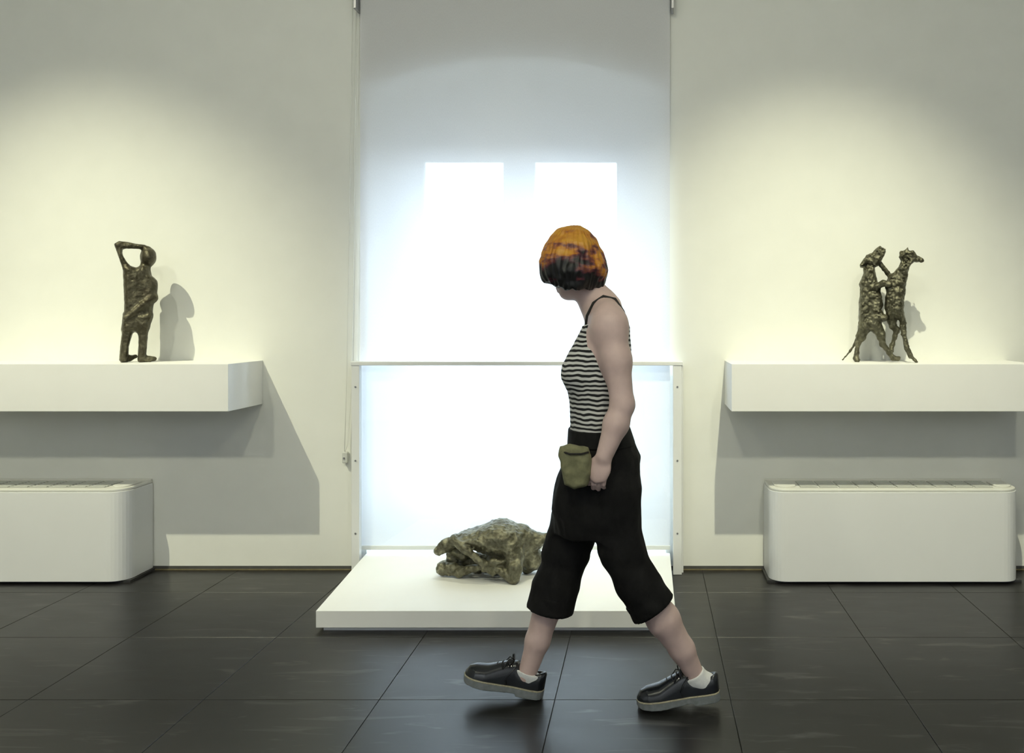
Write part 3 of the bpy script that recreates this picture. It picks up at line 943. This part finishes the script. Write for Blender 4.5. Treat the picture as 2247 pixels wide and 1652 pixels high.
# far (right) arm bent forwards, hand at the olive pouch
SHF, ELF, WRF = P(1335, 716, FSH), P(1352, 880, 3.20), P(1275, 962, 3.16)
bd.ell(SHF, (0.058, 0.054, 0.065), k=0.03)
bd.chain([(SHF, 0.052), (ELF, 0.040), (P(1320, 925, 3.19), 0.041), (WRF, 0.028)], k=0.02)
hand(bd, WRF, P(1240, 1000, 3.06), (0.3, -1, -0.2), (0, -0.4, 1), 0.88, 0.45)
# legs
HN, KN, AN = P(1340, 1040, 2.95), P(1402, 1280, 2.95), P(1526, 1482, 3.008)
HF, KF, AF = P(1315, 1040, 3.11), P(1236, 1238, 3.085), P(1156, 1480, 3.068)
bd.chain([(HN, 0.064), (P(1362, 1200, 2.95), 0.055), (KN, 0.048)], k=0.03)
bd.chain([(KN, 0.050), (P(1456, 1360, 2.965), 0.053), (P(1497, 1425, 2.985), 0.040), (AN, 0.031)], k=0.02)
bd.chain([(HF, 0.070), (KF, 0.050)], k=0.03)
bd.chain([(KF, 0.053), (P(1204, 1325, 3.075), 0.050), (P(1180, 1405, 3.07), 0.040), (AF, 0.031)], k=0.02)
bd.mesh('body', 'skin', person)

# eyes
for sg in (-1, 1):
    e_ = MB()
    c = hp(0.079, 0.031 * sg, 0.004)
    fe = Field(c - Vector((0.014,) * 3), c + Vector((0.014,) * 3), 0.002)
    fe.ell(c, (0.0115,) * 3, k=0.001)
    eo = fe.mesh('eye', 'eye', person)
    ci = c + fwd * 0.0095
    fi = Field(ci - Vector((0.007,) * 3), ci + Vector((0.007,) * 3), 0.001)
    fi.ell(ci, (0.0025, 0.0052, 0.0052), HR, k=0.001)
    fi.mesh('iris', 'iris', eo)

# hair: a bob falling forward over the cheek
fh = Field((-0.43, 2.88, 1.36), (-0.06, 3.20, 1.64), 0.0032)
fh.ell(P(1257, 572, YP), (0.101, 0.104, 0.119), k=0.02)
fh.ell(P(1258, 596, YP - 0.010), (0.112, 0.100, 0.085), k=0.03)
fh.cone(P(1262, 598, 2.965), P(1262, 618, 2.965), 0.058, 0.046, k=0.03)
fh.cone(P(1295, 595, 3.0), P(1296, 614, 3.0), 0.052, 0.036, k=0.03)
fh.cone(P(1222, 575, 2.995), P(1222, 604, 3.0), 0.048, 0.024, k=0.03)
# opening for the face, on the far side
fh.ell(hp(0.120, 0.0, -0.030), (0.072, 0.056, 0.090), HR, k=0.012, op='sub')
fh.clip(lambda X, Y, Z: (CAMZ - (636 - CY) * YP / F) - Z + 0.35 * np.maximum(-X - 0.27, 0) - 0.10 * np.sin(X * 160) * 0.03)
# strands
i_ = np.abs(fh.d) < 0.02
gi = np.argwhere(i_)
X, Y, Z = [fh.ax[k][gi[:, k]] for k in range(3)]
ang = np.arctan2(Y - YP, X - P(1262, 0, YP).x)
st = np.sin(ang * 34 + 3 * vnoise(X, Y, Z, 30)) * 0.0014 + vnoise(X, Y, Z, 40) * 0.0045
fh.d[i_] -= st.astype(np.float32)
hair = fh.mesh('hair', 'hair', person)
tag(hair, 'bob haircut dyed orange on top and black below')

# striped tank top
TK = [s for s in TORSO]
ft = Field((-0.32, 2.82, 0.88), (0.06, 3.24, 1.36), 0.0042)
ft.loft(TK, k=0.02, e=2.2, infl=0.010)
for y_ in (2.95, 3.11):
    ft.cone(P(1318, 742, y_), P(1271, 815, y_), 0.058, 0.058, k=0.04)
# armholes and neckline, waist
for y_, s_ in ((NSH, 1), (FSH, -1)):
    ft.ell(P(1348, 716, y_ - 0.01 * s_), (0.088, 0.085, 0.122), k=0.008, op='sub')
zt_ = P(0, 712, YP).z
zb_ = P(0, 948, YP).z
ft.relief(0.0016, 24, 0.001, 60)
xs_ = P(1290, 712, YP).x
ft.clip(lambda X, Y, Z: np.maximum(Z - zt_ + 0.25 * np.maximum(-(X - xs_), 0) - 0.20 * np.maximum(X - xs_, 0), zb_ - Z))
top = ft.mesh('tank_top', 'stripes', person)
tag(top, 'black and white striped tank top')
for y_ in (2.945, 3.115):
    pts = [P(1284, 724, y_), P(1288, 694, y_), P(1302, 666, y_), P(1324, 651, y_), P(1350, 657, y_), P(1368, 684, y_), P(1380, 722, y_)]
    pts = [p + Vector((0, 0, 0.002)) for p in pts]
    MB().tube(pts, 0.0045, 8).build('shoulder_strap', 'strap', top, smooth=True)

# trousers
tr = Field((-0.46, 2.80, 0.27), (0.18, 3.27, 0.98), 0.0046)
HIP = [sec(955, 1250, 1384, 0.140), sec(975, 1246, 1394, 0.148), sec(1000, 1238, 1404, 0.158), sec(1060, 1220, 1407, 0.165), sec(1110, 1214, 1398, 0.160), sec(1165, 1222, 1388, 0.14)]
tr.loft(HIP, k=0.04, e=2.3)
tr.chain([(P(1346, 1080, 2.955), 0.090), (P(1368, 1215, 2.95), 0.068), (P(1402, 1280, 2.95), 0.067), (P(1432, 1334, 2.955), 0.069), (P(1450, 1365, 2.955), 0.069)], k=0.04)
tr.chain([(P(1290, 1080, 3.10), 0.098), (P(1242, 1215, 3.085), 0.074), (P(1218, 1290, 3.078), 0.070), (P(1206, 1340, 3.07), 0.069), (P(1200, 1385, 3.07), 0.069)], k=0.04)
tr.relief(0.006, 13, 0.0035, 30)
hn0, hnd = P(1434, 1336, 2.955), (P(1434, 1336, 2.955) - P(1398, 1283, 2.955)).normalized()
hf0, hfd = P(1206, 1338, 3.07), (P(1206, 1338, 3.07) - P(1219, 1280, 3.07)).normalized()
def hem(X, Y, Z):
    pn_ = (X - hn0.x) * hnd.x + (Y - hn0.y) * hnd.y + (Z - hn0.z) * hnd.z
    pf_ = (X - hf0.x) * hfd.x + (Y - hf0.y) * hfd.y + (Z - hf0.z) * hfd.z
    return np.where(X > -0.10, pn_, pf_) + 0 * Z
tr.clip(hem)
trousers = tr.mesh('trousers', 'trousers', person)
tag(trousers, 'loose black trousers rolled up below the knee')
wb = Field((-0.32, 2.84, 0.86), (0.04, 3.22, 0.97), 0.004)
wb.loft([sec(938, 1250, 1380, 0.137), sec(974, 1248, 1392, 0.149)], k=0.01, e=2.3, infl=0.004)
wb.mesh('waistband', 'trousers', trousers)
def cuff(c, d, r, parent, y0):
    f = Field(c - Vector((0.13,) * 3), c + Vector((0.13,) * 3), 0.004)
    a, b = c - d * 0.060, c + d * 0.03
    f.cone(a, b, r, r, k=0.01)
    f.relief(0.002, 22)
    f.clip(lambda X, Y, Z: np.abs((X - c.x) * d.x + (Y - c.y) * d.y + (Z - c.z) * d.z + 0.026) - 0.030)
    return f.mesh('cuff', 'trousers', parent)
cuff(hn0, hnd, 0.0740, trousers, 0)
cuff(hf0, hfd, 0.0735, trousers, 0)

# shoes and socks -- built heel at x=0, toe at x=L, then turned into place
SL = 0.272
XS = [-0.012, -0.002, 0.002, 0.014, 0.04, 0.10, 0.15, 0.20, 0.235, 0.255, 0.266, 0.272, 0.275, 0.29]
WS = [-0.030, 0.010, 0.020, 0.030, 0.0345, 0.034, 0.041, 0.0475, 0.045, 0.036, 0.026, 0.016, 0.004, -0.05]
def shoe(mw):
    sh = bpy.data.objects.new('shoe', None); sh.empty_display_size = 0.05
    link(sh, person)
    sh.location = mw.translation - wloc(person)
    def width(X, g=0.0):
        return np.interp(X, XS, WS) + g
    def outline(X, Y, g):
        w = width(X[:, 0, 0], g)[:, None, None]
        return np.abs(Y) - w
    G = ((-0.02, -0.065, -0.012), (0.295, 0.065, 0.135))
    # sole with heel block
    f = Field(*G, 0.0027)
    def sole(X, Y, Z):
        d = outline(X, Y, 0.004)
        bot = np.interp(X[:, 0, 0], [0, 0.085, 0.09, 0.2, 0.26, 0.28], [0, 0, 0.009, 0.002, 0.006, 0.013])[:, None, None]
        return np.maximum(d, np.maximum(Z - 0.030, bot - Z)) + 0 * X + 0 * Y
    f.put(sole, (-0.012, -0.055, 0), (0.28, 0.055, 0.031), k=0.001)
    f.mesh('sole', 'sole', sh, mat_world=mw)
    f = Field(*G, 0.0022)
    f.put(lambda X, Y, Z: np.maximum(outline(X, Y, 0.0048), np.abs(Z - 0.0285) - 0.0024) + 0 * X, (-0.012, -0.055, 0.02), (0.285, 0.055, 0.035), k=0.0005)
    f.mesh('welt', 'welt', sh, mat_world=mw)
    # upper
    f = Field(*G, 0.0027)
    def upper(X, Y, Z):
        x = X[:, 0, 0]
        w = np.maximum(width(x, -0.001), 0.0015)[:, None, None]
        top = np.interp(x, [-0.01, 0.0, 0.05, 0.085, 0.105, 0.13, 0.165, 0.20, 0.24, 0.262, 0.278], [0.07, 0.090, 0.082, 0.088, 0.106, 0.103, 0.090, 0.076, 0.070, 0.060, 0.034])[:, None, None]
        ex = np.interp(x, [0, 0.1, 0.2, 0.28], [3.2, 2.5, 2.1, 2.0])[:, None, None]
        zz = np.maximum(Z - 0.024, 0) / (top - 0.024 + 1e-4)
        d = ((np.abs(Y) / w) ** ex + zz ** ex) ** (1 / ex)
        return np.maximum(np.maximum((d - 1) * np.minimum(w, top - 0.024 + 0.01), 0.024 - Z), outline(X, Y, -0.001))
    f.put(upper, (-0.012, -0.05, 0.024), (0.28, 0.05, 0.108), k=0.002)
    f.ell((0.052, 0, 0.105), (0.046, 0.024, 0.040), k=0.004, op='sub')
    f.mesh('upper', 'leather', sh, mat_world=mw)
    # quarters, toe seam and laces
    for sgn in (-1, 1):
        mb = MB()
        pts = [(0.100, 0.030 * sgn, 0.096), (0.118, 0.0375 * sgn, 0.072), (0.128, 0.0405 * sgn, 0.050), (0.122, 0.041 * sgn, 0.034)]
        mb.tube([mw @ Vector(p) for p in pts], 0.0022, 6)
        mb.build('seam', 'leather', sh, smooth=True)
    lc = MB()
    for k in range(4):
        x = 0.115 + 0.017 * k
        zt = np.interp(x, [0.105, 0.13, 0.165, 0.20], [0.104, 0.100, 0.084, 0.068])
        lc.tube([mw @ Vector(p) for p in ((x, -0.024, zt - 0.008), (x + 0.003, -0.010, zt + 0.003), (x + 0.004, 0.010, zt + 0.003), (x, 0.024, zt - 0.008))], 0.0024, 6)
    for sgn in (-1, 1):
        loop = [(0.116, 0, 0.106), (0.122, 0.016 * sgn, 0.120), (0.128, 0.034 * sgn, 0.112), (0.126, 0.036 * sgn, 0.098), (0.120, 0.012 * sgn, 0.104)]
        lc.tube([mw @ Vector(p) for p in loop], 0.0022, 6)
        lc.tube([mw @ Vector(p) for p in ((0.116, 0, 0.106), (0.135, 0.022 * sgn, 0.106), (0.148, 0.036 * sgn, 0.084))], 0.0020, 6)
    lc.build('laces', 'lace', sh, smooth=True)
    return sh
def shoe_matrix(heel, ang, yawd):
    # toe points to -x in the world (walking left); ang = pitch, positive lifts the toe
    R = Matrix.Rotation(math.radians(180 + yawd), 4, 'Z') @ Matrix.Rotation(math.radians(-ang), 4, 'Y')
    return Matrix.Translation(heel) @ R
# rear (near) foot on its ball, heel a little up; front (far) foot on its heel
ml = shoe_matrix(Vector((P(1578, 0, 3.012).x, 3.012, 0.0245)), -5.5, 3)
shoe(ml)
mr_ = shoe_matrix(Vector((P(1188, 0, 3.07).x, 3.07, 0.003)), 11.0, -3)
shoe(mr_)
def sock(mw, ankle, knee):
    a0 = mw @ Vector((0.055, 0, 0.055))
    d = (Vector(knee) - Vector(ankle)).normalized()
    c = Vector(ankle) + d * 0.012
    f = Field(Vector((min(a0.x, c.x) - 0.10, a0.y - 0.08, 0.03)), Vector((max(a0.x, c.x) + 0.10, a0.y + 0.08, 0.26)), 0.003)
    f.cone(a0, Vector(ankle) + d * 0.03, 0.030, 0.0375, k=0.01)
    f.cone(mw @ Vector((0.03, 0, 0.065)), mw @ Vector((0.085, 0, 0.075)), 0.022, 0.022, k=0.03)
    f.clip(lambda X, Y, Z: (X - c.x) * d.x + (Y - c.y) * d.y + (Z - c.z) * d.z)
    f.relief(0.0012, 60)
    return f.mesh('sock', 'sock', person)
sock(ml, AN, KN)
sock(mr_, AF, KF)

# olive pouch held against the front of the hip
PO = P(1262, 1022, 2.826)
pouch = thing('olive_pouch', (PO.x, PO.y, PO.z - 0.07), 'soft olive green pouch held at the front of the black trousers', 'pouch')
fp = Field(PO - Vector((0.10, 0.09, 0.11)), PO + Vector((0.10, 0.09, 0.11)), 0.0035)
pp = [(1229, 980), (1250, 974), (1292, 980), (1298, 1000), (1296, 1040), (1288, 1066), (1262, 1074), (1238, 1064), (1230, 1030), (1225, 1000)]
fp.plate([(P(x, y, 2.826).x, P(x, y, 2.826).z) for x, y in pp], 2.826, 0.022, 0.016, k=0.01)
fp.relief(0.004, 26, 0.002, 60)
fp.mesh('bag', 'olive', pouch)
MB().tube([P(1232, 990, 2.806), P(1250, 996, 2.802), P(1275, 996, 2.802), P(1292, 992, 2.806)], 0.003, 8).build('zip', 'strap', pouch, smooth=True)
